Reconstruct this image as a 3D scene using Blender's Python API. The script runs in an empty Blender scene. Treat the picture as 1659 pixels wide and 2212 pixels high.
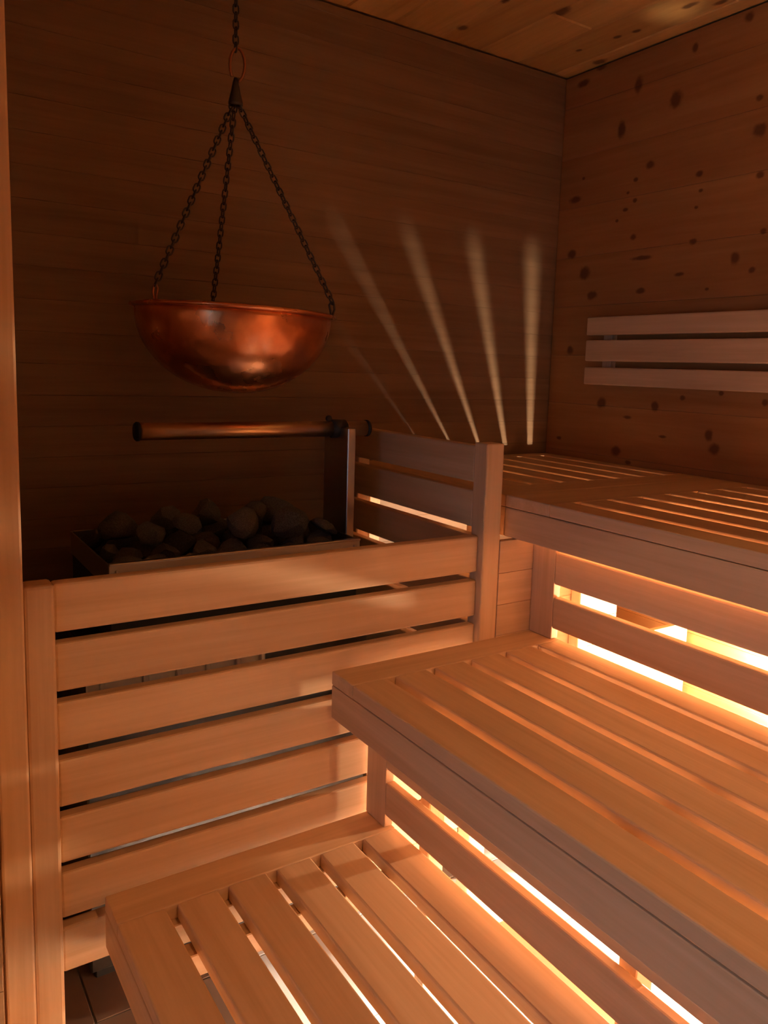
import bpy, bmesh, math, random
from mathutils import Vector, Matrix

# ------------------------------------------------------------------ camera
SC = bpy.context.scene
COL = SC.collection
cam_d = bpy.data.cameras.new('camera')
cam = bpy.data.objects.new('camera', cam_d)
COL.objects.link(cam)
cam_d.sensor_fit = 'HORIZONTAL'
cam_d.sensor_width = 36.0
cam_d.lens = 1725.62 / 1659 * 36.0
cam_d.shift_x = -67.955 / 1659
cam_d.shift_y = -77.791 / 1659
cam_d.clip_start = 0.02
R_ = Vector((0.82694098, -0.56123384, 0.03442676))
U_ = Vector((0.04649737, 0.12927041, 0.99051863))
F_ = Vector((0.56036293, 0.81749969, -0.1329949))
M = Matrix((R_, U_, -F_)).transposed().to_4x4()
M.translation = Vector((-2.141, -2.2442, 1.4227))
cam.matrix_world = M
SC.camera = cam

# ------------------------------------------------------------------ world, exposure
w = bpy.data.worlds.new('world')
SC.world = w
w.use_nodes = True
w.node_tree.nodes['Background'].inputs[0].default_value = (0.010, 0.009, 0.010, 1)
w.node_tree.nodes['Background'].inputs[1].default_value = 1.0
vs = SC.view_settings
vs.view_transform = 'Standard'
vs.look = 'None'
vs.gamma = 1.0
vs.use_curve_mapping = False
vs.exposure = 0.55

# light strengths (the lamps themselves are built further down)
LAMP_EMIT = 2600.0                # bulb of the bulkhead lamp under the top bench, heater end
LAMP_COL = (1.0, 0.78, 0.54)
FILL_W = 37.0                     # added fill spot, out of view on the ceiling
TUBE_EMIT = 480.0                 # tube lamp under the middle bench
FAR_EMIT = 8000.0                  # added lamp far from the heater, out of view, for warm ambient light
FILL_COL = (1.0, 0.55, 0.23)

# daylight of the next room, coming in through the glass door
def area(name, sx, sy, energy, col, loc, tilt, spread):
    al = bpy.data.lights.new(name, 'AREA')
    al.shape = 'RECTANGLE'
    al.size = sx
    al.size_y = sy
    al.energy = energy
    al.color = col
    al.spread = math.radians(spread)
    o = bpy.data.objects.new(name, al)
    COL.objects.link(o)
    o.location = loc
    o.rotation_euler = (0, math.radians(-90 + tilt), 0)
area('corridor_daylight', 1.35, 1.56, 9.0, (0.34, 0.62, 1.0), (-3.10, -2.50, 1.02), 0, 180)

PI = math.pi
rnd = random.Random(7)

# ------------------------------------------------------------------ dimensions
H = 2.481
Z_UP, Z_MID, Z_LOW = 1.1194, 0.7713, 0.42
XF_UP, XF_MID, XF_LOW = -0.8404, -1.345, -1.8192
XR_UP, XR_LOW = -0.777, -1.2495
YF = -0.7895
YJ = -0.748
Y_END = -3.45
ROOM_X0, ROOM_Y0 = -3.0, -3.6
SLAB, APR = 0.030, 0.105

# ------------------------------------------------------------------ materials
def nodes_of(name):
    m = bpy.data.materials.new(name)
    m.use_nodes = True
    nt = m.node_tree
    b = nt.nodes['Principled BSDF']
    return m, nt, b

def N(nt, t, **kw):
    n = nt.nodes.new(t)
    for k, v in kw.items():
        setattr(n, k, v)
    return n

def wood(name, axis, dark, light, rough=0.5, grain=1.0, bump=0.04, var=0.12, knots=None, kaxes=(1, 2), kcol=(0.12, 0.036, 0.012)):
    """boards whose grain runs along axis (0 x, 1 y, 2 z); knots: list of (u, v, ru, rv) in room coordinates"""
    m, nt, b = nodes_of(name)
    L = nt.links
    tc = N(nt, 'ShaderNodeTexCoord')
    oi = N(nt, 'ShaderNodeObjectInfo')
    mp = N(nt, 'ShaderNodeMapping')
    s = [26.0 * grain] * 3
    s[axis] = 1.1
    mp.inputs['Scale'].default_value = s
    add = N(nt, 'ShaderNodeVectorMath', operation='ADD')
    mul = N(nt, 'ShaderNodeVectorMath', operation='SCALE')
    cmb = N(nt, 'ShaderNodeCombineXYZ')
    L.new(oi.outputs['Random'], cmb.inputs[0]); L.new(oi.outputs['Random'], cmb.inputs[1]); L.new(oi.outputs['Random'], cmb.inputs[2])
    L.new(cmb.outputs[0], mul.inputs[0]); mul.inputs['Scale'].default_value = 37.0
    L.new(tc.outputs['Object'], mp.inputs[0])
    L.new(mp.outputs[0], add.inputs[0]); L.new(mul.outputs[0], add.inputs[1])
    n1 = N(nt, 'ShaderNodeTexNoise')
    n1.inputs['Scale'].default_value = 1.0; n1.inputs['Detail'].default_value = 5.0; n1.inputs['Roughness'].default_value = 0.55
    n1.inputs['Distortion'].default_value = 0.6
    L.new(add.outputs[0], n1.inputs['Vector'])
    n2 = N(nt, 'ShaderNodeTexNoise')
    n2.inputs['Scale'].default_value = 5.0; n2.inputs['Detail'].default_value = 3.0
    L.new(add.outputs[0], n2.inputs['Vector'])
    mixn = N(nt, 'ShaderNodeMath', operation='MULTIPLY_ADD')
    L.new(n2.outputs['Fac'], mixn.inputs[0]); mixn.inputs[1].default_value = 0.35
    L.new(n1.outputs['Fac'], mixn.inputs[2])
    cr = N(nt, 'ShaderNodeValToRGB')
    cr.color_ramp.elements[0].position = 0.42; cr.color_ramp.elements[0].color = (*dark, 1)
    cr.color_ramp.elements[1].position = 0.86; cr.color_ramp.elements[1].color = (*light, 1)
    L.new(mixn.outputs[0], cr.inputs[0])
    hs = N(nt, 'ShaderNodeHueSaturation')
    mr = N(nt, 'ShaderNodeMapRange')
    mr.inputs['To Min'].default_value = 1 - var; mr.inputs['To Max'].default_value = 1 + var
    L.new(oi.outputs['Random'], mr.inputs['Value'])
    L.new(mr.outputs[0], hs.inputs['Value'])
    L.new(cr.outputs[0], hs.inputs['Color'])
    col = hs.outputs[0]
    if knots:
        g = N(nt, 'ShaderNodeNewGeometry')
        nz = N(nt, 'ShaderNodeTexNoise')
        nz.inputs['Scale'].default_value = 38.0; nz.inputs['Detail'].default_value = 2.0
        L.new(g.outputs['Position'], nz.inputs['Vector'])
        acc = None
        for (u, v, ru, rv) in knots:
            sub = N(nt, 'ShaderNodeVectorMath', operation='SUBTRACT')
            c = [0, 0, 0]; c[kaxes[0]] = u; c[kaxes[1]] = v
            sub.inputs[1].default_value = c
            L.new(g.outputs['Position'], sub.inputs[0])
            sc = N(nt, 'ShaderNodeVectorMath', operation='MULTIPLY')
            k = [0, 0, 0]; k[kaxes[0]] = 1 / ru; k[kaxes[1]] = 1 / rv
            sc.inputs[1].default_value = k
            L.new(sub.outputs[0], sc.inputs[0])
            ln = N(nt, 'ShaderNodeVectorMath', operation='LENGTH')
            L.new(sc.outputs[0], ln.inputs[0])
            if acc is None:
                acc = ln.outputs['Value']
            else:
                mn = N(nt, 'ShaderNodeMath', operation='MINIMUM')
                L.new(acc, mn.inputs[0]); L.new(ln.outputs['Value'], mn.inputs[1])
                acc = mn.outputs[0]
        ma = N(nt, 'ShaderNodeMath', operation='MULTIPLY_ADD')
        L.new(nz.outputs['Fac'], ma.inputs[0]); ma.inputs[1].default_value = 0.9
        L.new(acc, ma.inputs[2])
        kr = N(nt, 'ShaderNodeMapRange'); kr.interpolation_type = 'SMOOTHSTEP'
        kr.inputs['From Min'].default_value = 0.95; kr.inputs['From Max'].default_value = 1.75
        kr.inputs['To Min'].default_value = 0.85; kr.inputs['To Max'].default_value = 0.0
        L.new(ma.outputs[0], kr.inputs['Value'])
        mx = N(nt, 'ShaderNodeMix', data_type='RGBA')
        L.new(kr.outputs[0], mx.inputs['Factor'])
        L.new(col, mx.inputs['A']); mx.inputs['B'].default_value = (*kcol, 1)
        col = mx.outputs['Result']
    L.new(col, b.inputs['Base Color'])
    b.inputs['Roughness'].default_value = rough
    b.inputs['Specular IOR Level'].default_value = 0.35
    if bump:
        bp = N(nt, 'ShaderNodeBump')
        bp.inputs['Strength'].default_value = bump; bp.inputs['Distance'].default_value = 0.01
        L.new(mixn.outputs[0], bp.inputs['Height'])
        L.new(bp.outputs[0], b.inputs['Normal'])
    return m

def metal(name, col, rough, bumps=None, aniso=0.0, dirt=None):
    m, nt, b = nodes_of(name)
    b.inputs['Base Color'].default_value = (*col, 1)
    b.inputs['Metallic'].default_value = 1.0
    b.inputs['Roughness'].default_value = rough
    L = nt.links
    tc = N(nt, 'ShaderNodeTexCoord')
    if dirt:
        nz = N(nt, 'ShaderNodeTexNoise'); nz.inputs['Scale'].default_value = 9.0; nz.inputs['Detail'].default_value = 6.0
        L.new(tc.outputs['Object'], nz.inputs['Vector'])
        cr = N(nt, 'ShaderNodeValToRGB')
        cr.color_ramp.elements[0].position = 0.35; cr.color_ramp.elements[0].color = (*dirt, 1)
        cr.color_ramp.elements[1].position = 0.65; cr.color_ramp.elements[1].color = (*col, 1)
        L.new(nz.outputs['Fac'], cr.inputs[0]); L.new(cr.outputs[0], b.inputs['Base Color'])
        mr = N(nt, 'ShaderNodeMapRange')
        mr.inputs['To Min'].default_value = rough * 1.35; mr.inputs['To Max'].default_value = rough * 0.75
        L.new(nz.outputs['Fac'], mr.inputs['Value']); L.new(mr.outputs[0], b.inputs['Roughness'])
    if name == 'beaten_copper':
        b.inputs['Coat Weight'].default_value = 0.6; b.inputs['Coat Roughness'].default_value = 0.15
    if bumps:
        vz = N(nt, 'ShaderNodeTexVoronoi'); vz.inputs['Scale'].default_value = bumps[0]
        L.new(tc.outputs['Object'], vz.inputs['Vector'])
        bp = N(nt, 'ShaderNodeBump'); bp.inputs['Strength'].default_value = bumps[1]; bp.inputs['Distance'].default_value = 0.004
        L.new(vz.outputs['Distance'], bp.inputs['Height']); L.new(bp.outputs[0], b.inputs['Normal'])
    return m

def plain(name, c1, c2, rough, scale=8.0, bump=0.0):
    m, nt, b = nodes_of(name)
    L = nt.links
    tc = N(nt, 'ShaderNodeTexCoord')
    nz = N(nt, 'ShaderNodeTexNoise'); nz.inputs['Scale'].default_value = scale; nz.inputs['Detail'].default_value = 5.0
    L.new(tc.outputs['Object'], nz.inputs['Vector'])
    cr = N(nt, 'ShaderNodeValToRGB')
    cr.color_ramp.elements[0].position = 0.3; cr.color_ramp.elements[0].color = (*c1, 1)
    cr.color_ramp.elements[1].position = 0.7; cr.color_ramp.elements[1].color = (*c2, 1)
    L.new(nz.outputs['Fac'], cr.inputs[0]); L.new(cr.outputs[0], b.inputs['Base Color'])
    b.inputs['Roughness'].default_value = rough
    if bump:
        bp = N(nt, 'ShaderNodeBump'); bp.inputs['Strength'].default_value = bump; bp.inputs['Distance'].default_value = 0.01
        L.new(nz.outputs['Fac'], bp.inputs['Height']); L.new(bp.outputs[0], b.inputs['Normal'])
    return m

def emitter(name, col, strength):
    m = bpy.data.materials.new(name); m.use_nodes = True
    nt = m.node_tree
    for n in list(nt.nodes):
        nt.nodes.remove(n)
    e = N(nt, 'ShaderNodeEmission'); o = N(nt, 'ShaderNodeOutputMaterial')
    e.inputs[0].default_value = (*col, 1); e.inputs[1].default_value = strength
    nt.links.new(e.outputs[0], o.inputs[0])
    return m

ALDER = ((0.58, 0.345, 0.18), (0.72, 0.46, 0.265))
BENCH = [wood('alder_along_' + a, i, *ALDER, rough=0.48, bump=0.03, var=0.06) for i, a in enumerate('xyz')]
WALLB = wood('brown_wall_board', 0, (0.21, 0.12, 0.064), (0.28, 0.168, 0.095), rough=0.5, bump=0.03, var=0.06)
KNOTS_R = [(-0.736, 2.457, 0.0167, 0.0142), (-0.556, 2.426, 0.0113, 0.0151), (-0.342, 2.373, 0.018, 0.0271), (-0.498, 2.29, 0.0249, 0.027), (-0.28, 2.245, 0.0181, 0.0279), (-0.801, 2.133, 0.0227, 0.0199), (-0.792, 2.223, 0.0119, 0.0094), (-0.412, 2.108, 0.0175, 0.013), (-0.608, 2.047, 0.0136, 0.0102), (-0.816, 2.007, 0.0135, 0.0105), (-0.355, 2.071, 0.0102, 0.0077), (-0.358, 2.004, 0.0088, 0.0078), (-0.32, 1.979, 0.0119, 0.0067), (-0.08, 2.047, 0.0298, 0.012), (-0.116, 2.115, 0.0075, 0.0053), (-0.617, 1.995, 0.0087, 0.0061), (-0.604, 1.947, 0.0075, 0.0051), (-0.326, 2.033, 0.0074, 0.0056), (-0.285, 1.947, 0.0076, 0.0057), (-0.361, 1.885, 0.0146, 0.0101), (-0.604, 1.845, 0.0138, 0.0104), (-0.079, 1.856, 0.0215, 0.017), (-0.403, 1.813, 0.0425, 0.0078), (-0.756, 1.78, 0.0171, 0.0178), (-0.816, 1.741, 0.0121, 0.0097), (-0.559, 1.748, 0.0195, 0.0064), (-0.147, 1.782, 0.0249, 0.024), (-0.192, 1.703, 0.0227, 0.0167), (-0.41, 1.706, 0.02, 0.01), (-0.84, 1.848, 0.0107, 0.0096), (-0.088, 2.444, 0.0299, 0.0128), (-0.168, 2.475, 0.0238, 0.0102), (-0.667, 1.696, 0.0073, 0.0051), (-0.099, 1.51, 0.0175, 0.0148), (-0.268, 1.325, 0.0204, 0.0208), (-0.504, 1.327, 0.0164, 0.0184), (-0.389, 1.283, 0.0203, 0.0064), (-0.609, 1.36, 0.0106, 0.0089), (-0.749, 1.381, 0.0097, 0.0085), (-0.717, 1.25, 0.0144, 0.0202), (-0.738, 1.208, 0.0207, 0.0182), (-0.35, 1.163, 0.0209, 0.0173), (-0.406, 1.129, 0.0136, 0.0075), (-0.067, 1.184, 0.0131, 0.007), (-0.544, 1.23, 0.0155, 0.0051), (-0.895, 1.361, 0.0097, 0.0107), (-0.325, 0.612, 0.02, 0.012),
           (-1.2, 1.3, 0.02, 0.016), (-1.45, 1.85, 0.018, 0.018), (-1.1, 2.2, 0.02, 0.02), (-1.7, 1.5, 0.02, 0.015), (-1.3, 2.05, 0.015, 0.01), (-2.0, 1.9, 0.02, 0.02), (-2.3, 1.3, 0.018, 0.018), (-2.6, 2.1, 0.02, 0.016)]
KNOTS_C = [(-0.557, -0.107, 0.016, 0.022), (-0.4, -0.381, 0.022, 0.035), (-0.145, -0.64, 0.012, 0.028), (-0.126, -0.43, 0.009, 0.016), (-0.138, -0.363, 0.009, 0.016), (-0.154, -0.213, 0.009, 0.013), (-0.03, -0.189, 0.018, 0.03), (-0.574, -0.332, 0.012, 0.018), (-0.094, -0.706, 0.012, 0.022),
           (-0.7, -0.6, 0.014, 0.02), (-0.9, -0.3, 0.014, 0.02), (-0.3, -0.9, 0.015, 0.02), (-1.3, -0.5, 0.015, 0.02), (-1.1, -1.2, 0.015, 0.02), (-1.8, -0.9, 0.014, 0.02)]
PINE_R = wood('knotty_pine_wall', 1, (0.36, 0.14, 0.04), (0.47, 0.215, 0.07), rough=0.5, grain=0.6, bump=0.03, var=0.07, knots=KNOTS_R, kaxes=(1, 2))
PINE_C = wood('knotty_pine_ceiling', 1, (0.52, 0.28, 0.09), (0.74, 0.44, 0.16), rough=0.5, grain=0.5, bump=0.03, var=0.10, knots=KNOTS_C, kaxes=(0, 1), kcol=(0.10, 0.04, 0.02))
PINE_X = wood('pine_room_board', 0, (0.40, 0.22, 0.10), (0.54, 0.32, 0.16), rough=0.5, grain=0.6, bump=0.03, var=0.07)
PINE_Y = wood('pine_side_board', 1, (0.40, 0.22, 0.10), (0.54, 0.32, 0.16), rough=0.5, grain=0.6, bump=0.03, var=0.07)
COPPER = metal('beaten_copper', (0.92, 0.38, 0.16), 0.27, bumps=(42.0, 0.14), dirt=(0.60, 0.22, 0.10))
COPPER_B = metal('bright_copper', (0.40, 0.17, 0.09), 0.4)
TUBE = metal('brushed_bronze_tube', (0.88, 0.62, 0.38), 0.30)
STEEL = metal('brushed_steel', (0.62, 0.58, 0.54), 0.30)
STEEL_D = metal('dull_steel', (0.13, 0.115, 0.105), 0.5, dirt=(0.08, 0.07, 0.065))
IRON = metal('dark_iron', (0.10, 0.085, 0.08), 0.5)
BLACK = plain('black_paint', (0.012, 0.012, 0.013), (0.02, 0.02, 0.022), 0.6)
STONE = plain('dark_sauna_stone', (0.07, 0.06, 0.05), (0.16, 0.14, 0.12), 0.85, scale=14.0, bump=0.5)
STONE_L = plain('grey_sauna_stone', (0.10, 0.09, 0.08), (0.20, 0.18, 0.16), 0.8, scale=16.0, bump=0.5)
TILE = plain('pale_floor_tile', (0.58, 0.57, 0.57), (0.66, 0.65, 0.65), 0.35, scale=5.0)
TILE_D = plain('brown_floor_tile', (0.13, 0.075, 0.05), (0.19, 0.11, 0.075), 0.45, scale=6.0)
GROUT = plain('grey_grout', (0.20, 0.19, 0.18), (0.26, 0.25, 0.24), 0.9, scale=30.0)
BULB = emitter('lamp_glass_lit', LAMP_COL, LAMP_EMIT)
BULB_FAR = emitter('far_lamp_glass_lit', LAMP_COL, FAR_EMIT)
TUBE_LIT = emitter('tube_glass_lit', (1.0, 0.86, 0.68), TUBE_EMIT)

def glass_mat():
    m = bpy.data.materials.new('door_glass'); m.use_nodes = True
    nt = m.node_tree
    for n in list(nt.nodes):
        nt.nodes.remove(n)
    t = N(nt, 'ShaderNodeBsdfTransparent'); g = N(nt, 'ShaderNodeBsdfGlossy'); mx = N(nt, 'ShaderNodeMixShader')
    f = N(nt, 'ShaderNodeFresnel'); o = N(nt, 'ShaderNodeOutputMaterial')
    f.inputs[0].default_value = 1.45
    g.inputs['Roughness'].default_value = 0.02
    t.inputs[0].default_value = (0.93, 0.96, 0.95, 1)
    nt.links.new(f.outputs[0], mx.inputs[0]); nt.links.new(t.outputs[0], mx.inputs[1]); nt.links.new(g.outputs[0], mx.inputs[2])
    nt.links.new(mx.outputs[0], o.inputs[0])
    return m
GLASS = glass_mat()

# ------------------------------------------------------------------ builders
MESHES = {}

def box_mesh(sx, sy, sz, bev, mat, seg=1):
    key = (round(sx, 4), round(sy, 4), round(sz, 4), round(bev, 5), mat.name, seg)
    if key in MESHES:
        return MESHES[key]
    bm = bmesh.new()
    bmesh.ops.create_cube(bm, size=1.0)
    bmesh.ops.scale(bm, vec=(sx, sy, sz), verts=bm.verts)
    if bev > 0:
        bmesh.ops.bevel(bm, geom=list(bm.edges), offset=bev, segments=seg, affect='EDGES', profile=0.5)
    me = bpy.data.meshes.new('board')
    bm.to_mesh(me); bm.free()
    me.materials.append(mat)
    MESHES[key] = me
    return me

def put(name, me, parent=None, loc=(0, 0, 0), rot=None):
    o = bpy.data.objects.new(name, me)
    COL.objects.link(o)
    if parent is not None:
        o.parent = parent
        pl = parent.get('_o', (0, 0, 0))
        loc = (loc[0] - pl[0], loc[1] - pl[1], loc[2] - pl[2])
    o.location = loc
    if rot:
        o.rotation_euler = rot
    return o

def board(name, x, y, z, mat, parent=None, bev=0.003, seg=1):
    """a board given by its extents in room coordinates"""
    x0, x1 = min(x), max(x); y0, y1 = min(y), max(y); z0, z1 = min(z), max(z)
    s = (x1 - x0, y1 - y0, z1 - z0)
    if isinstance(mat, list):
        mat = mat[s.index(max(s))]
    b = min(bev, min(s) * 0.45)
    return put(name, box_mesh(*s, b, mat, seg), parent, ((x0 + x1) / 2, (y0 + y1) / 2, (z0 + z1) / 2))

def obj_bm(name, bm, mat, parent=None, loc=(0, 0, 0), smooth=True):
    me = bpy.data.meshes.new(name)
    bm.to_mesh(me); bm.free()
    me.materials.append(mat)
    if smooth:
        for p in me.polygons:
            p.use_smooth = True
    return put(name, me, parent, loc)

def root(name, loc, label=None, cat=None, group=None, kind=None):
    o = bpy.data.objects.new(name, None)
    COL.objects.link(o)
    o.empty_display_size = 0.1
    o.location = loc
    o['_o'] = loc
    if label: o['label'] = label
    if cat: o['category'] = cat
    if group: o['group'] = group
    if kind: o['kind'] = kind
    return o

def lathe(bm, prof, n=48):
    rings = []
    for (r, z) in prof:
        if r < 1e-6:
            rings.append([bm.verts.new((0, 0, z))])
        else:
            rings.append([bm.verts.new((r * math.cos(2 * PI * i / n), r * math.sin(2 * PI * i / n), z)) for i in range(n)])
    for a, b in zip(rings, rings[1:]):
        for i in range(n):
            j = (i + 1) % n
            if len(a) == 1 and len(b) == 1:
                continue
            if len(a) == 1:
                bm.faces.new((a[0], b[i], b[j]))
            elif len(b) == 1:
                bm.faces.new((a[i], b[0], a[j]))
            else:
                bm.faces.new((a[i], b[i], b[j], a[j]))
    bmesh.ops.recalc_face_normals(bm, faces=bm.faces)

def tube(bm, pts, r, n=10, closed=False):
    pts = [Vector(p) for p in pts]
    rings = []
    m = len(pts)
    up = None
    for i, p in enumerate(pts):
        if closed:
            t = pts[(i + 1) % m] - pts[i - 1]
        else:
            t = pts[min(i + 1, m - 1)] - pts[max(i - 1, 0)]
        t.normalize()
        if up is None:
            up = t.orthogonal().normalized()
        up = (up - t * up.dot(t)).normalized()
        s = t.cross(up)
        rings.append([bm.verts.new(p + (up * math.cos(2 * PI * k / n) + s * math.sin(2 * PI * k / n)) * r) for k in range(n)])
    for i in range(m if closed else m - 1):
        a, b = rings[i], rings[(i + 1) % m]
        for k in range(n):
            bm.faces.new((a[k], a[(k + 1) % n], b[(k + 1) % n], b[k]))
    if not closed:
        bm.faces.new(rings[0][::-1]); bm.faces.new(rings[-1])
    bmesh.ops.recalc_face_normals(bm, faces=bm.faces)

# ------------------------------------------------------------------ the room
def structure(name):
    return root(name, (0, 0, 0), kind='structure')

# back wall: narrow brown boards, 81 mm pitch
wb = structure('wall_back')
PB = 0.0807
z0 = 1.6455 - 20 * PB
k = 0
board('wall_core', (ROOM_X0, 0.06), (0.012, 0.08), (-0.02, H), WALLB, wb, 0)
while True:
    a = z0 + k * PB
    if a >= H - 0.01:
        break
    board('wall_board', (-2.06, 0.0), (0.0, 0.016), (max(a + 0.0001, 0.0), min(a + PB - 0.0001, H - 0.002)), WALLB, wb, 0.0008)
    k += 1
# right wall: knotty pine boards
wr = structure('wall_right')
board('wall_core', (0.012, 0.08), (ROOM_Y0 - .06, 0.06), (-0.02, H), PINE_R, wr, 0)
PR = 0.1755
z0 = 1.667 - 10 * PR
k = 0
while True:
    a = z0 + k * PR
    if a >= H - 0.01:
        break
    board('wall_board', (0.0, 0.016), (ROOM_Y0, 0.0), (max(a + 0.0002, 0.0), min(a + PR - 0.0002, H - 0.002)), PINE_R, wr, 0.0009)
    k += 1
# ceiling: pine boards running towards the back wall, one butt joint in view
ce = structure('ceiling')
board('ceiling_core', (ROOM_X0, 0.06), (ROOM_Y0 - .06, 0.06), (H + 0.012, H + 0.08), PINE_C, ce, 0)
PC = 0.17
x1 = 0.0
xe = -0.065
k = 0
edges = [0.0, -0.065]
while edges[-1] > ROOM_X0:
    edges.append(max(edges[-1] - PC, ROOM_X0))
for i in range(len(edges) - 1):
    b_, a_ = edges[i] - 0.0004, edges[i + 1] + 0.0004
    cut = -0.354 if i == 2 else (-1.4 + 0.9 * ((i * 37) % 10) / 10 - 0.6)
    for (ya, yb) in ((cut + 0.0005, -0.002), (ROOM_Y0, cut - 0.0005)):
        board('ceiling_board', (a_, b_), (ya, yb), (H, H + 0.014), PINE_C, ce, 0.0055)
# walls the photograph does not show: the rest of the room
wl = structure('wall_left')
for (ya, yb, za, zb) in ((ROOM_Y0, -3.37, 0, H), (-1.63, YF - 0.01, 0, H), (-3.37, -1.63, 2.05, H)):
    n = int(round((zb - za) / PR)); st = (zb - za) / n
    for i in range(n):
        board('wall_board', (ROOM_X0 - 0.05, ROOM_X0), (ya, yb), (za + i * st, za + (i + 1) * st - 0.0005), PINE_Y, wl, 0.001)
wf = structure('wall_front')
n = 14; st = H / n
for i in range(n):
    board('wall_board', (ROOM_X0, 0.0), (ROOM_Y0 - 0.06, ROOM_Y0), (i * st, (i + 1) * st - 0.0005), PINE_X, wf, 0.001)
wn = structure('wall_niche')          # return beside the heater, seen edge-on behind the frame
for i in range(n):
    board('wall_board', (-2.06, -1.99), (YF - 0.0, 0.0), (i * st, (i + 1) * st - 0.0005), PINE_Y, wn, 0.001)
wp = structure('wall_partition')
for i in range(n):
    board('wall_board', (ROOM_X0, -2.0), (YF - 0.07, YF - 0.005), (i * st, (i + 1) * st - 0.0005), PINE_X, wp, 0.001)
t1 = board('trim_1', (-1.990, -1.9425), (YF - 0.012, YF + 0.06), (0.0, H - 0.002), BENCH, None, 0.004, 2)
t1['kind'] = 'structure'
t1['label'] = 'tall pale vertical frame board at the left edge'
# floor: pale tiles on a grout bed
fl = structure('floor')
board('floor_bed', (ROOM_X0 - .06, 0.06), (ROOM_Y0 - .06, 0.06), (-0.08, -0.004), GROUT, fl, 0)
TS = 0.30
ix = 0
for i in range(10):
    for j in range(12):
        xa = -i * TS; ya = -j * TS
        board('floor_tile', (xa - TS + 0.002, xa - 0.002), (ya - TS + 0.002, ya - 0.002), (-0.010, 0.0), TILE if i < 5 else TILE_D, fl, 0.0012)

# glass door of the lit corridor, in the left wall behind the photographer
d1 = root('door_1', (ROOM_X0, -2.50, 0), kind='structure', label='glass door with a pale timber frame in the left wall')
board('door_frame', (-3.05, -2.985), (-3.37, -3.30), (0, 2.05), BENCH, d1)
board('door_frame', (-3.05, -2.985), (-1.70, -1.63), (0, 2.05), BENCH, d1)
board('door_frame', (-3.05, -2.985), (-3.30, -1.70), (1.98, 2.05), BENCH, d1)
board('glass_pane', (-3.022, -3.014), (-3.30, -1.70), (0.01, 1.98), GLASS, d1, 0.001)
board('door_handle', (-2.985, -2.955), (-3.25, -3.22), (0.85, 1.20), BENCH, d1, 0.006, 2)

# ------------------------------------------------------------------ benches
BAT_Y = [-0.972 - 0.546 * i for i in range(5)]

def bench(name, xf, xb, ya, yb, zt, slots, slot_w, bar, label, group=None, apron_end=True, legs=(), front=True, batten=True):
    """slatted bench: slats run along y from yb (far) to ya; bar = width of the cross board at the far end"""
    r = root(name, ((xf + xb) / 2, (ya + yb) / 2, 0), label, 'bench', group)
    xs = [xf] + [v for s in slots for v in (s - slot_w / 2, s + slot_w / 2)] + [xb]
    ys = (yb - bar - 0.0006, ya + 0.09)
    for i in range(0, len(xs), 2):
        board('slat', (xs[i] + (0.0 if i == 0 else 0.0), xs[i + 1]), ys, (zt - SLAB, zt), BENCH, r, 0.0035, 2)
    board('end_board', (xf, xb), (yb - bar, yb), (zt - SLAB, zt), BENCH, r, 0.0025, 2)
    board('end_board', (xf, xb), (ya, ya + 0.09), (zt - SLAB, zt), BENCH, r, 0.0025, 2)
    if front:
        board('apron', (xf, xf + 0.028), (ya, yb), (zt - APR, zt - SLAB - 0.0012), BENCH, r, 0.003, 2)
    for y in BAT_Y:
        if ya + 0.05 < y < yb - bar * 0.4:
            board('cross_batten', (xf + 0.03, xb - 0.004), (y - 0.018, y + 0.018), (zt - SLAB - 0.045, zt - SLAB - 0.0003), BENCH, r, 0.002)
    board('cross_batten', (xf + 0.03, xb - 0.004), (yb - bar - 0.018, yb - bar + 0.026), (zt - SLAB - 0.045, zt - SLAB - 0.0003), BENCH, r, 0.002)
    for (x, y) in legs:
        board('leg', (x - 0.02, x + 0.02), (y - 0.018, y + 0.018), (0.0, zt - SLAB - 0.046), BENCH, r, 0.002)
    return r

up_slots = [-0.753, -0.641, -0.529, -0.417, -0.305, -0.193, -0.081]
ub = bench('upper_bench', XF_UP, -0.001, Y_END, YJ - 0.0008, Z_UP, up_slots, 0.024, 0.155,
           'highest slatted wooden bench along the knotty pine wall, under the backrest',
           legs=[(-0.73, y) for y in BAT_Y[1:-1]])
cb = bench('corner_bench', XF_UP, -0.001, -0.001 - 0.747, -0.001, Z_UP, up_slots, 0.024, 0.10,
           'short slatted top bench in the corner, between heater guard and pine wall',
           front=True, legs=[(-0.81, -0.60), (-0.81, -0.06), (-0.535, -0.732)])

for o in list(cb.children):              # the corner module's wide joining board lies on the near side
    if o.name.startswith('end_board'):
        bpy.data.objects.remove(o)
for o in list(cb.children):
    if o.name.startswith('slat'):
        bpy.data.objects.remove(o)
xs = [XF_UP] + [v for s in up_slots for v in (s - 0.012, s + 0.012)] + [-0.001]
for i in range(0, len(xs), 2):
    board('slat', (xs[i], xs[i + 1]), (-0.635, -0.066), (Z_UP - SLAB, Z_UP), BENCH, cb, 0.0035, 2)
board('end_board', (XF_UP, -0.001), (YJ, -0.6356), (Z_UP - SLAB, Z_UP), BENCH, cb, 0.0025, 2)
board('end_board', (XF_UP, -0.001), (-0.0654, -0.001), (Z_UP - SLAB, Z_UP), BENCH, cb, 0.0025, 2)

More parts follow.
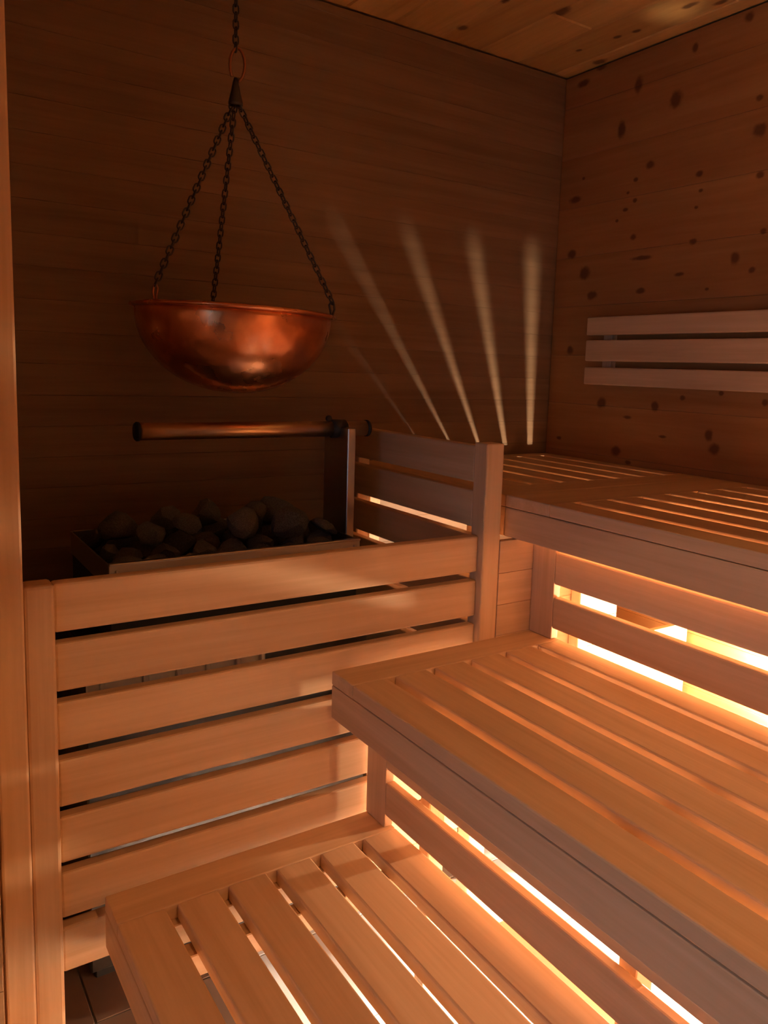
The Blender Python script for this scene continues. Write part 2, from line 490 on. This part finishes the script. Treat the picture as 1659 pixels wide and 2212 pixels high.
for i in range(10):  # added boards, stepped to catch lamp glow and stop stray streaks
    a = 0.167 + i * 0.081
    board('baffle_board', (-0.752, -0.36), (-0.712, -0.694), (a, a + 0.0805), BENCH, cb, 0.001)
    if i < 6:
        board('baffle_board', (-0.3595, -0.02), (-0.712, -0.694), (a, a + 0.0805), BENCH, cb, 0.001)
for i in range(12):  # added baffles that keep the far lamp's light off the back wall
    a = 0.065 + i * 0.081
    board('baffle_board', (-0.752, -0.02), (-1.70, -1.682), (a, a + 0.0805), BENCH, ub, 0.001)
    board('baffle_board', (-0.752, -0.02), (-2.248, -2.230), (a, a + 0.0805), BENCH, ub, 0.001)
mid_slots = [-1.252, -1.149, -1.046, -0.943, -0.840]
mb = bench('middle_bench', XF_MID, -0.7565, Y_END, YF - 0.0008, Z_MID, mid_slots, 0.022, 0.09,
           'middle slatted wooden bench, one step below the highest bench',
           legs=[(-1.195, y) for y in BAT_Y[:-1]])
low_slots = [-1.722, -1.622, -1.522, -1.424, -1.322]
lb = bench('lower_bench', XF_LOW, XR_LOW + 0.022, Y_END, YF - 0.0008, Z_LOW, low_slots, 0.022, 0.09,
           'lowest slatted wooden bench at the foot of the heater guard',
           legs=[(-1.77, BAT_Y[1]), (-1.77, BAT_Y[3])])

def riser(name, x, ya, yb, zb, zt, rails, label):
    r = root(name, (x, (ya + yb) / 2, zb), label, 'panel', 'slotted riser panels between the bench tiers')
    board('stile', (x, x + 0.022), (yb - 0.079, yb), (zb, zt), BENCH, r, 0.002, 2)
    board('stile', (x, x + 0.022), (ya, ya + 0.079), (zb, zt), BENCH, r, 0.002, 2)
    for (a, b) in rails:
        board('rail', (x + 0.0, x + 0.022), (ya + 0.0795, yb - 0.0795), (a, b), BENCH, r, 0.004, 2)
    return r
riser('bench_riser', XR_UP, Y_END, YF - 0.001, Z_MID + 0.0008, 1.0145, [(0.800, 0.879), (0.911, 0.992)],
      'slotted riser panel glowing between the middle and the highest bench')
riser('bench_riser', XR_LOW, Y_END, YF - 0.001, Z_LOW + 0.0008, 0.6755, [(0.450, 0.527), (0.557, 0.650)],
      'slotted riser panel between the lowest and the middle bench')

# plain board closing the gap between guard post and riser, and its continuation under the middle bench
ep = root('end_panel', (-0.83, -0.78, 0.17), 'small plain board panel right of the tall guard post, above the middle bench', 'panel')
zz = [0.690, Z_MID + 0.001, 0.852, 0.932, 1.0135]
for a, b in zip(zz, zz[1:]):
    board('panel_board', (-0.887 + 0.001, XR_UP + 0.021), (YF + 0.0002, YF + 0.0182), (a + 0.0003, b - 0.0003), BENCH, ep, 0.001)
cp = root('closing_panel', (-1.0, -0.78, 0.17), 'board panel closing the far end under the middle bench', 'panel')
for i in range(7):
    a = 0.172 + i * 0.081
    board('panel_board', (XR_LOW + 0.03, -0.9395), (YF + 0.051, YF + 0.066), (a, a + 0.0805), BENCH, cp, 0.001)
    board('panel_board', (-0.9085, XR_UP), (YF + 0.051, YF + 0.066), (a, a + 0.0805), BENCH, cp, 0.001)

# ------------------------------------------------------------------ backrest on the pine wall
br = root('backrest', (-0.03, -1.8, 1.5), 'backrest of three pale horizontal slats on the knotty pine wall', 'backrest')
for (a, b) in ((1.5591, 1.6208), (1.4702, 1.5419), (1.3894, 1.4493)):
    board('backrest_slat', (-0.0554, -0.030), (-3.3, -0.2283), (a, b), BENCH, br, 0.004, 2)
for y in (-0.305, -1.3, -2.3, -3.2):
    board('bracket', (-0.0298, -0.001), (y - 0.019, y + 0.019), (1.40, 1.612), BENCH, br, 0.002)

# ------------------------------------------------------------------ guard fence round the heater
hg = root('heater_guard', (-1.4, YF, 0), 'pale wooden slatted guard fence standing around the heater', 'fence')
PXL, PXR = -0.940, -0.8873
RT, RP, RH = 1.0281, 0.11, 0.0897
board('post', (PXL, PXR), (YF, YF + 0.05), (0, 1.2525), BENCH, hg, 0.004, 2)
board('post', (-1.9415, -1.8919), (YF, YF + 0.05), (0, 1.0315), BENCH, hg, 0.006, 2)
board('post', (-0.908, -0.866), (-0.062, -0.008), (0, 1.238), BENCH, hg, 0.004, 2)
for i in range(7):
    z = RT - RP * i
    board('rail', (-1.8915, PXL - 0.0003), (YF + 0.018, YF + 0.048), (z - RH, z), BENCH, hg, 0.005, 2)
for i in range(9):
    z = 1.2440 - RP * i
    board('side_rail', (-0.938, -0.910), (-0.012, YF + 0.0505), (z - RH, z), BENCH, hg, 0.004, 2)
board('side_batten', (-0.9095, -0.868), (-0.135, -0.10), (0.25, 1.20), BENCH, hg, 0.003)

# ------------------------------------------------------------------ heater
HX0, HX1, HY0, HY1 = -1.734, -1.112, -0.50, -0.10
he = root('sauna_heater', (-1.43, -0.3, 0), 'box-shaped steel sauna heater behind the guard fence', 'heater')
def body():
    bm = bmesh.new()
    def bx(x, y, z):
        m = bmesh.ops.create_cube(bm, size=1.0)['verts']
        bmesh.ops.scale(bm, vec=(x[1] - x[0], y[1] - y[0], z[1] - z[0]), verts=m)
        bmesh.ops.translate(bm, vec=((x[0] + x[1]) / 2, (y[0] + y[1]) / 2, (z[0] + z[1]) / 2), verts=m)
    bx((-1.785, -1.075), (-0.49, -0.09), (0.03, 0.80))
    bmesh.ops.bevel(bm, geom=list(bm.edges), offset=0.004, segments=1, affect='EDGES')
    return bm
obj_bm('casing', body(), STEEL_D, he, smooth=False)
board('plinth', (-1.77, -1.09), (-0.47, -0.10), (0.0, 0.031), BLACK, he, 0.002)
board('lit_front_plate', (-1.784, -1.372), (-0.496, -0.4895), (0.60, 0.79), STEEL, he, 0.002)  # brighter plate stands in for the lit part of the casing front
for x in (-1.757, -1.664, -1.590, -1.521, -1.447, -1.385):  # ribs stand in for bright reflections on the steel
    board('glint_rib', (x, x + 0.012), (-0.506, -0.4955), (0.61, 0.78), STEEL, he, 0.002)
# stone tray: four sheet walls with a folded lip, and its bottom
for nm, x, y in (('tray_wall', (HX0, HX1), (HY0, HY0 + 0.004)), ('tray_wall', (HX0, HX1), (HY1 - 0.004, HY1)),
                 ('tray_wall', (HX0, HX0 + 0.004), (HY0 + 0.004, HY1 - 0.004)), ('tray_wall', (HX1 - 0.004, HX1), (HY0 + 0.004, HY1 - 0.004))):
    board(nm, x, y, (0.925, 0.982), STEEL, he, 0.001)
board('tray_lip', (HX0, HX1), (HY0 - 0.004, HY0 + 0.010), (0.979, 0.985), STEEL, he, 0.002, 2)
board('tray_bottom', (HX0 + 0.004, HX1 - 0.004), (HY0 + 0.006, HY1 - 0.004), (0.80, 0.925), BLACK, he, 0.001)
for x in (-1.128, -1.718):
    bm = bmesh.new()
    bmesh.ops.create_cone(bm, cap_ends=True, segments=10, radius1=0.004, radius2=0.003, depth=0.003)
    bmesh.ops.rotate(bm, cent=(0, 0, 0), matrix=Matrix.Rotation(PI / 2, 3, 'X'), verts=bm.verts)
    obj_bm('rivet', bm, STEEL, he, (x, HY0 - 0.0015, 0.966))

# upright steel plate on the heater's right side with a horizontal tube
pu = root('steam_tube', (-1.10, -0.36, 0.85), 'horizontal bronze tube on an upright steel plate above the heater stones', 'tube')
TY, TZ = -0.36, 1.2565
board('upright_plate', (HX1 + 0.001, HX1 + 0.024), (-0.425, -0.292), (0.86, 1.262), STEEL, pu, 0.002)
bm = bmesh.new()
bmesh.ops.create_cone(bm, cap_ends=True, segments=32, radius1=0.0205, radius2=0.0205, depth=0.608)
bmesh.ops.rotate(bm, cent=(0, 0, 0), matrix=Matrix.Rotation(PI / 2, 3, 'Y'), verts=bm.verts)
obj_bm('tube', bm, TUBE, pu, (-1.327, TY, TZ))
for (nm, x, l, r) in (('end_cap', -1.633, 0.012, 0.0225), ('collar', -1.107, 0.044, 0.0245), ('end_cap', -1.018, 0.012, 0.0225)):
    bm = bmesh.new()
    bmesh.ops.create_cone(bm, cap_ends=True, segments=28, radius1=r, radius2=r, depth=l)
    bmesh.ops.bevel(bm, geom=[e for e in bm.edges if e.calc_face_angle(0) > 1.0], offset=0.003, segments=2, affect='EDGES')
    bmesh.ops.rotate(bm, cent=(0, 0, 0), matrix=Matrix.Rotation(PI / 2, 3, 'Y'), verts=bm.verts)
    obj_bm(nm, bm, BLACK, pu, (x, TY, TZ))
bm = bmesh.new()
bmesh.ops.create_uvsphere(bm, u_segments=12, v_segments=8, radius=0.009)
obj_bm('clamp_knob', bm, BLACK, pu, (-1.135, TY, TZ + 0.027))

# stones heaped in the tray: each stone on its own
def stone_mesh(seed):
    r = random.Random(seed)
    bm = bmesh.new()
    bmesh.ops.create_icosphere(bm, subdivisions=2, radius=1.0)
    planes = []
    for _ in range(9):
        v = Vector((r.gauss(0, 1), r.gauss(0, 1), r.gauss(0, 1))).normalized()
        planes.append((v, r.uniform(0.50, 0.88)))
    for v in bm.verts:
        for (n_, d) in planes:
            k_ = v.co.dot(n_)
            if k_ > d:
                v.co -= n_ * (k_ - d)
        v.co *= 1 + r.uniform(-0.03, 0.03)
    return bm
variants = []
for i in range(8):
    bm = stone_mesh(100 + i)
    me = bpy.data.meshes.new('stone_shape')
    bm.to_mesh(me); bm.free()
    me.materials.append(STONE if i % 3 else STONE_L)
    variants.append(me)
def hump(x):
    u = (x - HX0) / (HX1 - HX0)
    return 0.985 + 0.045 * math.sin(PI * min(max(u, 0), 1)) ** 0.6
def stone(x, y, z, s, rz, rx, v, label, group):
    o = bpy.data.objects.new('sauna_stone', variants[v])
    COL.objects.link(o)
    o.location = (x, y, z)
    o.scale = s
    o.rotation_euler = (rx, rnd.uniform(-0.5, 0.5), rz)
    o['label'] = label; o['category'] = 'stone'
    if group:
        o['group'] = group
    return o
GS = 'sauna stones heaped on the heater'
LS = 'dark rough sauna stone in the bottom layer of the heap on the heater'
items = []
nx, ny = 7, 5
for j in range(ny):
    for i in range(nx):
        x = HX0 + 0.05 + (HX1 - HX0 - 0.10) * (i + 0.45 * (j % 2)) / (nx - 0.5) + rnd.uniform(-0.012, 0.012)
        y = HY0 + 0.052 + (HY1 - HY0 - 0.104) * j / (ny - 1) + rnd.uniform(-0.008, 0.008)
        a = rnd.uniform(0.034, 0.042)
        items.append([Vector((x, y, 0.953 + (hump(x) - 0.985) * (0.1 if j == 0 else 0.4))), a, 0])
for (x, y, z) in ((-1.60, -0.33, 1.000), (-1.51, -0.36, 1.018), (-1.44, -0.27, 1.025), (-1.385, -0.38, 1.010), (-1.325, -0.31, 1.028), (-1.265, -0.40, 1.010), (-1.25, -0.26, 1.020), (-1.54, -0.23, 1.010), (-1.66, -0.27, 0.998)):
    items.append([Vector((x, y, z)), rnd.uniform(0.040, 0.052), 1])
for it in range(60):                      # push stones that overlap apart, inside the tray
    for p in range(len(items)):
        for q in range(p + 1, len(items)):
            d = items[q][0] - items[p][0]
            m_ = (items[p][1] + items[q][1]) * 0.92
            if 1e-6 < d.length < m_:
                k_ = d.normalized() * (m_ - d.length) * 0.4
                items[p][0] -= k_; items[q][0] += k_
    for t_ in items:
        a = t_[1] * 1.05
        t_[0].x = min(max(t_[0].x, HX0 + 0.006 + a), HX1 - 0.006 - a)
        t_[0].y = min(max(t_[0].y, HY0 + 0.008 + a), HY1 - 0.006 - a)
        t_[0].z = min(max(t_[0].z, 0.925 + t_[1] * 0.7), 1.032 if t_[2] else 0.985)
tops = sorted([t_ for t_ in items if t_[2]], key=lambda t_: (t_[0] - M.translation).dot(R_) / (t_[0] - M.translation).dot(F_))
ORD = ['first', 'second', 'third', 'fourth', 'fifth', 'sixth', 'seventh', 'eighth', 'ninth']
for t_ in items:
    v, a, top = t_
    lab = LS if not top else 'dark stone on the crest of the heater heap, %s from the left along the top' % ORD[tops.index(t_)]
    stone(v.x, v.y, v.z, (a * rnd.uniform(1.05, 1.3), a, a * rnd.uniform(0.75, 0.95)), rnd.uniform(0, 6.3), rnd.uniform(-0.5, 0.5), rnd.randrange(8), lab, GS)
s = stone(-1.165, -0.40, 1.003, (0.052, 0.034, 0.017), 0.35, 0.1, 2, 'flat grey slab stone tilted beside the upright steel plate', None)
s.rotation_euler = (0.1, 0.42, 0.2)

# ------------------------------------------------------------------ copper kettle on chains
KC = Vector((-1.413, -0.40, 1.538))
KR = 0.228
ke = root('hanging_kettle', tuple(KC), 'round copper kettle hanging on three dark chains above the heater', 'kettle')
prof = []
Hb = 0.188
for i in range(25):
    t = i / 24 * PI / 2
    prof.append((KR * math.sin(t) ** 0.96 if i else 0.0, -Hb * math.cos(t)))
inner = [(max(r - 0.004, 0.0), z + (0.004 if r < 0.05 else 0.002)) for (r, z) in reversed(prof)]
rim = [(KR + 0.008, 0.000), (KR + 0.012, 0.003), (KR + 0.010, 0.0075), (KR + 0.004, 0.009), (KR - 0.003, 0.007)]
bm = bmesh.new()
lathe(bm, prof + inner, 72)
bowl = obj_bm('bowl', bm, COPPER, ke, KC)
TILT = (math.radians(0.6), math.radians(1.3), 0)
bowl.rotation_euler = TILT
bm = bmesh.new()
lathe(bm, [(KR - 0.005, 0.0015), (KR + 0.001, -0.0025)] + rim[0:] + [(KR - 0.005, 0.0015)], 72)
ro = obj_bm('rim', bm, COPPER, ke, KC)
ro.rotation_euler = TILT
RM = Matrix.Rotation(TILT[1], 3, 'Y') @ Matrix.Rotation(TILT[0], 3, 'X')

# one chain link: a stadium loop
def link_mesh(l, wd, r, mat):
    bm = bmesh.new()
    pts = []
    h = (l - wd) / 2
    for k_ in range(7):
        a = -PI / 2 + PI * k_ / 6
        pts.append((h + wd / 2 * math.cos(a), wd / 2 * math.sin(a), 0))
    for k_ in range(7):
        a = PI / 2 + PI * k_ / 6
        pts.append((-h + wd / 2 * math.cos(a), wd / 2 * math.sin(a), 0))
    tube(bm, pts, r, 6, closed=True)
    me = bpy.data.meshes.new('link')
    bm.to_mesh(me); bm.free()
    me.materials.append(mat)
    for p in me.polygons:
        p.use_smooth = True
    return me
LNK = link_mesh(0.0215, 0.0125, 0.0019, IRON)
def chain(p0, p1, parent):
    p0, p1 = Vector(p0), Vector(p1)
    d = p1 - p0
    n = max(2, int(round(d.length / 0.0162)))
    x = d.normalized()
    base = x.orthogonal().normalized()
    for i in range(n):
        c = p0 + d * ((i + 0.5) / n)
        y = Matrix.Rotation(PI / 4 + (PI / 2 if i % 2 else 0), 3, x) @ base
        z = x.cross(y)
        rot = Matrix((x, y, z)).transposed().to_euler()
        put('chain_link', LNK, parent, tuple(c), rot)
APEX = Vector((-1.414, -0.40, 2.018))
def rim_pt(deg, out=0.006, up=0.01):
    a = math.radians(deg)
    return KC + RM @ Vector(((KR + out) * math.cos(a), (KR + out) * math.sin(a), up))
for deg in (202.6, 82.7, -37.6):
    q = rim_pt(deg)
    bm = bmesh.new()                      # copper eye riveted to the rim
    pts = [(0.0, 0, 0.012 * 0), (0.004, 0, 0.012), (0.002, 0, 0.026), (-0.004, 0, 0.030), (-0.009, 0, 0.022), (-0.006, 0, 0.010), (-0.002, 0, -0.012)]
    tube(bm, pts, 0.0026, 8)
    e = obj_bm('rim_hook', bm, COPPER_B if deg > 200 else IRON, ke, tuple(q))
    e.rotation_euler = (0, 0, math.radians(deg))
    chain(q + Vector((0, 0, 0.026)), APEX + Vector((0.006 * math.cos(math.radians(deg)), 0.006 * math.sin(math.radians(deg)), -0.006)), ke)
bm = bmesh.new()                          # cone that gathers the three chains
lathe(bm, [(0.0, -0.012), (0.016, -0.010), (0.0165, -0.004), (0.011, 0.018), (0.006, 0.042), (0.004, 0.050), (0.0, 0.051)], 20)
obj_bm('chain_cap', bm, IRON, ke, tuple(APEX))
bm = bmesh.new()                          # copper snap hook
pts = []
for k_ in range(15):
    a = -PI / 2 + 2 * PI * k_ / 16
    pts.append((0.017 * math.cos(a), 0.0, 0.034 + 0.036 * math.sin(a)))
tube(bm, pts, 0.0034, 8)
hk = obj_bm('snap_hook', bm, COPPER_B, ke, tuple(APEX + Vector((0.004, 0, 0.045))))
hk.rotation_euler = (0, 0, math.radians(-32))
chain(APEX + Vector((0, 0, 0.108)), (APEX.x, APEX.y, H - 0.03), ke)
bm = bmesh.new()
lathe(bm, [(0.0, 0.0), (0.006, 0.002), (0.006, 0.018), (0.024, 0.022), (0.026, 0.029), (0.0, 0.029)], 20)
obj_bm('ceiling_eye', bm, IRON, ke, (APEX.x, APEX.y, H - 0.030))

# ------------------------------------------------------------------ lamps under the top bench
def bulkhead(loc, label):
    r = root('bulkhead_lamp', loc, label, 'lamp', 'bulkhead lamps under the top bench')
    bm = bmesh.new()
    lathe(bm, [(0.0, 0.0), (0.055, 0.0), (0.055, 0.012), (0.045, 0.018), (0.0, 0.018)], 24)
    bmesh.ops.rotate(bm, cent=(0, 0, 0), matrix=Matrix.Rotation(-PI / 2, 3, 'Y'), verts=bm.verts)
    obj_bm('lamp_base', bm, STEEL, r, loc)
    bm = bmesh.new()
    bmesh.ops.create_icosphere(bm, subdivisions=2, radius=0.026)
    obj_bm('lamp_glass', bm, BULB if loc[1] > -2 else BULB_FAR, r, (loc[0] - 0.048, loc[1], loc[2]))
    return r
bulkhead((-0.004, -1.06, 0.572), 'round bulkhead lamp on the pine wall below the highest bench, near the heater end')
bulkhead((-0.004, -2.95, 0.35), 'added unseen bulkhead lamp below the highest bench, near the front end')  # added out of view to send warm light up to the ceiling

tl = root('tube_lamp', (-1.18, -1.70, 0.25), 'slim tube lamp fixed behind the legs under the middle bench', 'lamp')
board('lamp_housing', (-1.174, -1.150), (-2.3, -1.1), (0.225, 0.285), STEEL, tl, 0.003)
board('lamp_shade', (-1.150, -1.06), (-2.3, -1.1), (0.279, 0.285), STEEL, tl, 0.001)
bm = bmesh.new()
tube(bm, [(0, -0.57, 0), (0, 0.57, 0)], 0.014, 12)
obj_bm('lamp_glass', bm, TUBE_LIT, tl, (-1.120, -1.70, 0.25))

# unseen hooded spot, added to warm the fence and the benches
SLOC = Vector((-1.48, -2.70, 2.36))
SDIR = Vector((0.0, 0.438, -0.899))
sl = root('fill_spot', tuple(SLOC), 'added unseen fill spot on the ceiling, turned down towards the benches', 'lamp')
rot = SDIR.to_track_quat('-Z', 'Y').to_euler()
bm = bmesh.new()
lathe(bm, [(0.030, -0.05), (0.046, -0.05), (0.046, 0.06), (0.030, 0.085), (0.0, 0.085), (0.0, 0.078), (0.026, 0.078), (0.040, 0.055), (0.040, -0.05), (0.030, -0.05)], 28)
sh = obj_bm('fill_spot_hood', bm, BLACK, sl, tuple(SLOC)); sh.rotation_euler = rot
board('fill_spot_bracket', (-1.50, -1.46), (-2.76, -2.70), (2.43, 2.4805), BLACK, sl, 0.004)
sp = bpy.data.lights.new('fill_spot_light', 'SPOT')
sp.energy = FILL_W; sp.color = FILL_COL
sp.spot_size = math.radians(64); sp.spot_blend = 0.16; sp.shadow_soft_size = 0.03
spo = bpy.data.objects.new('fill_spot_light', sp); COL.objects.link(spo)
spo.parent = sl; spo.location = SDIR.normalized() * 0.0; spo.rotation_euler = rot

for o in list(COL.objects):
    if '_o' in o:
        del o['_o']
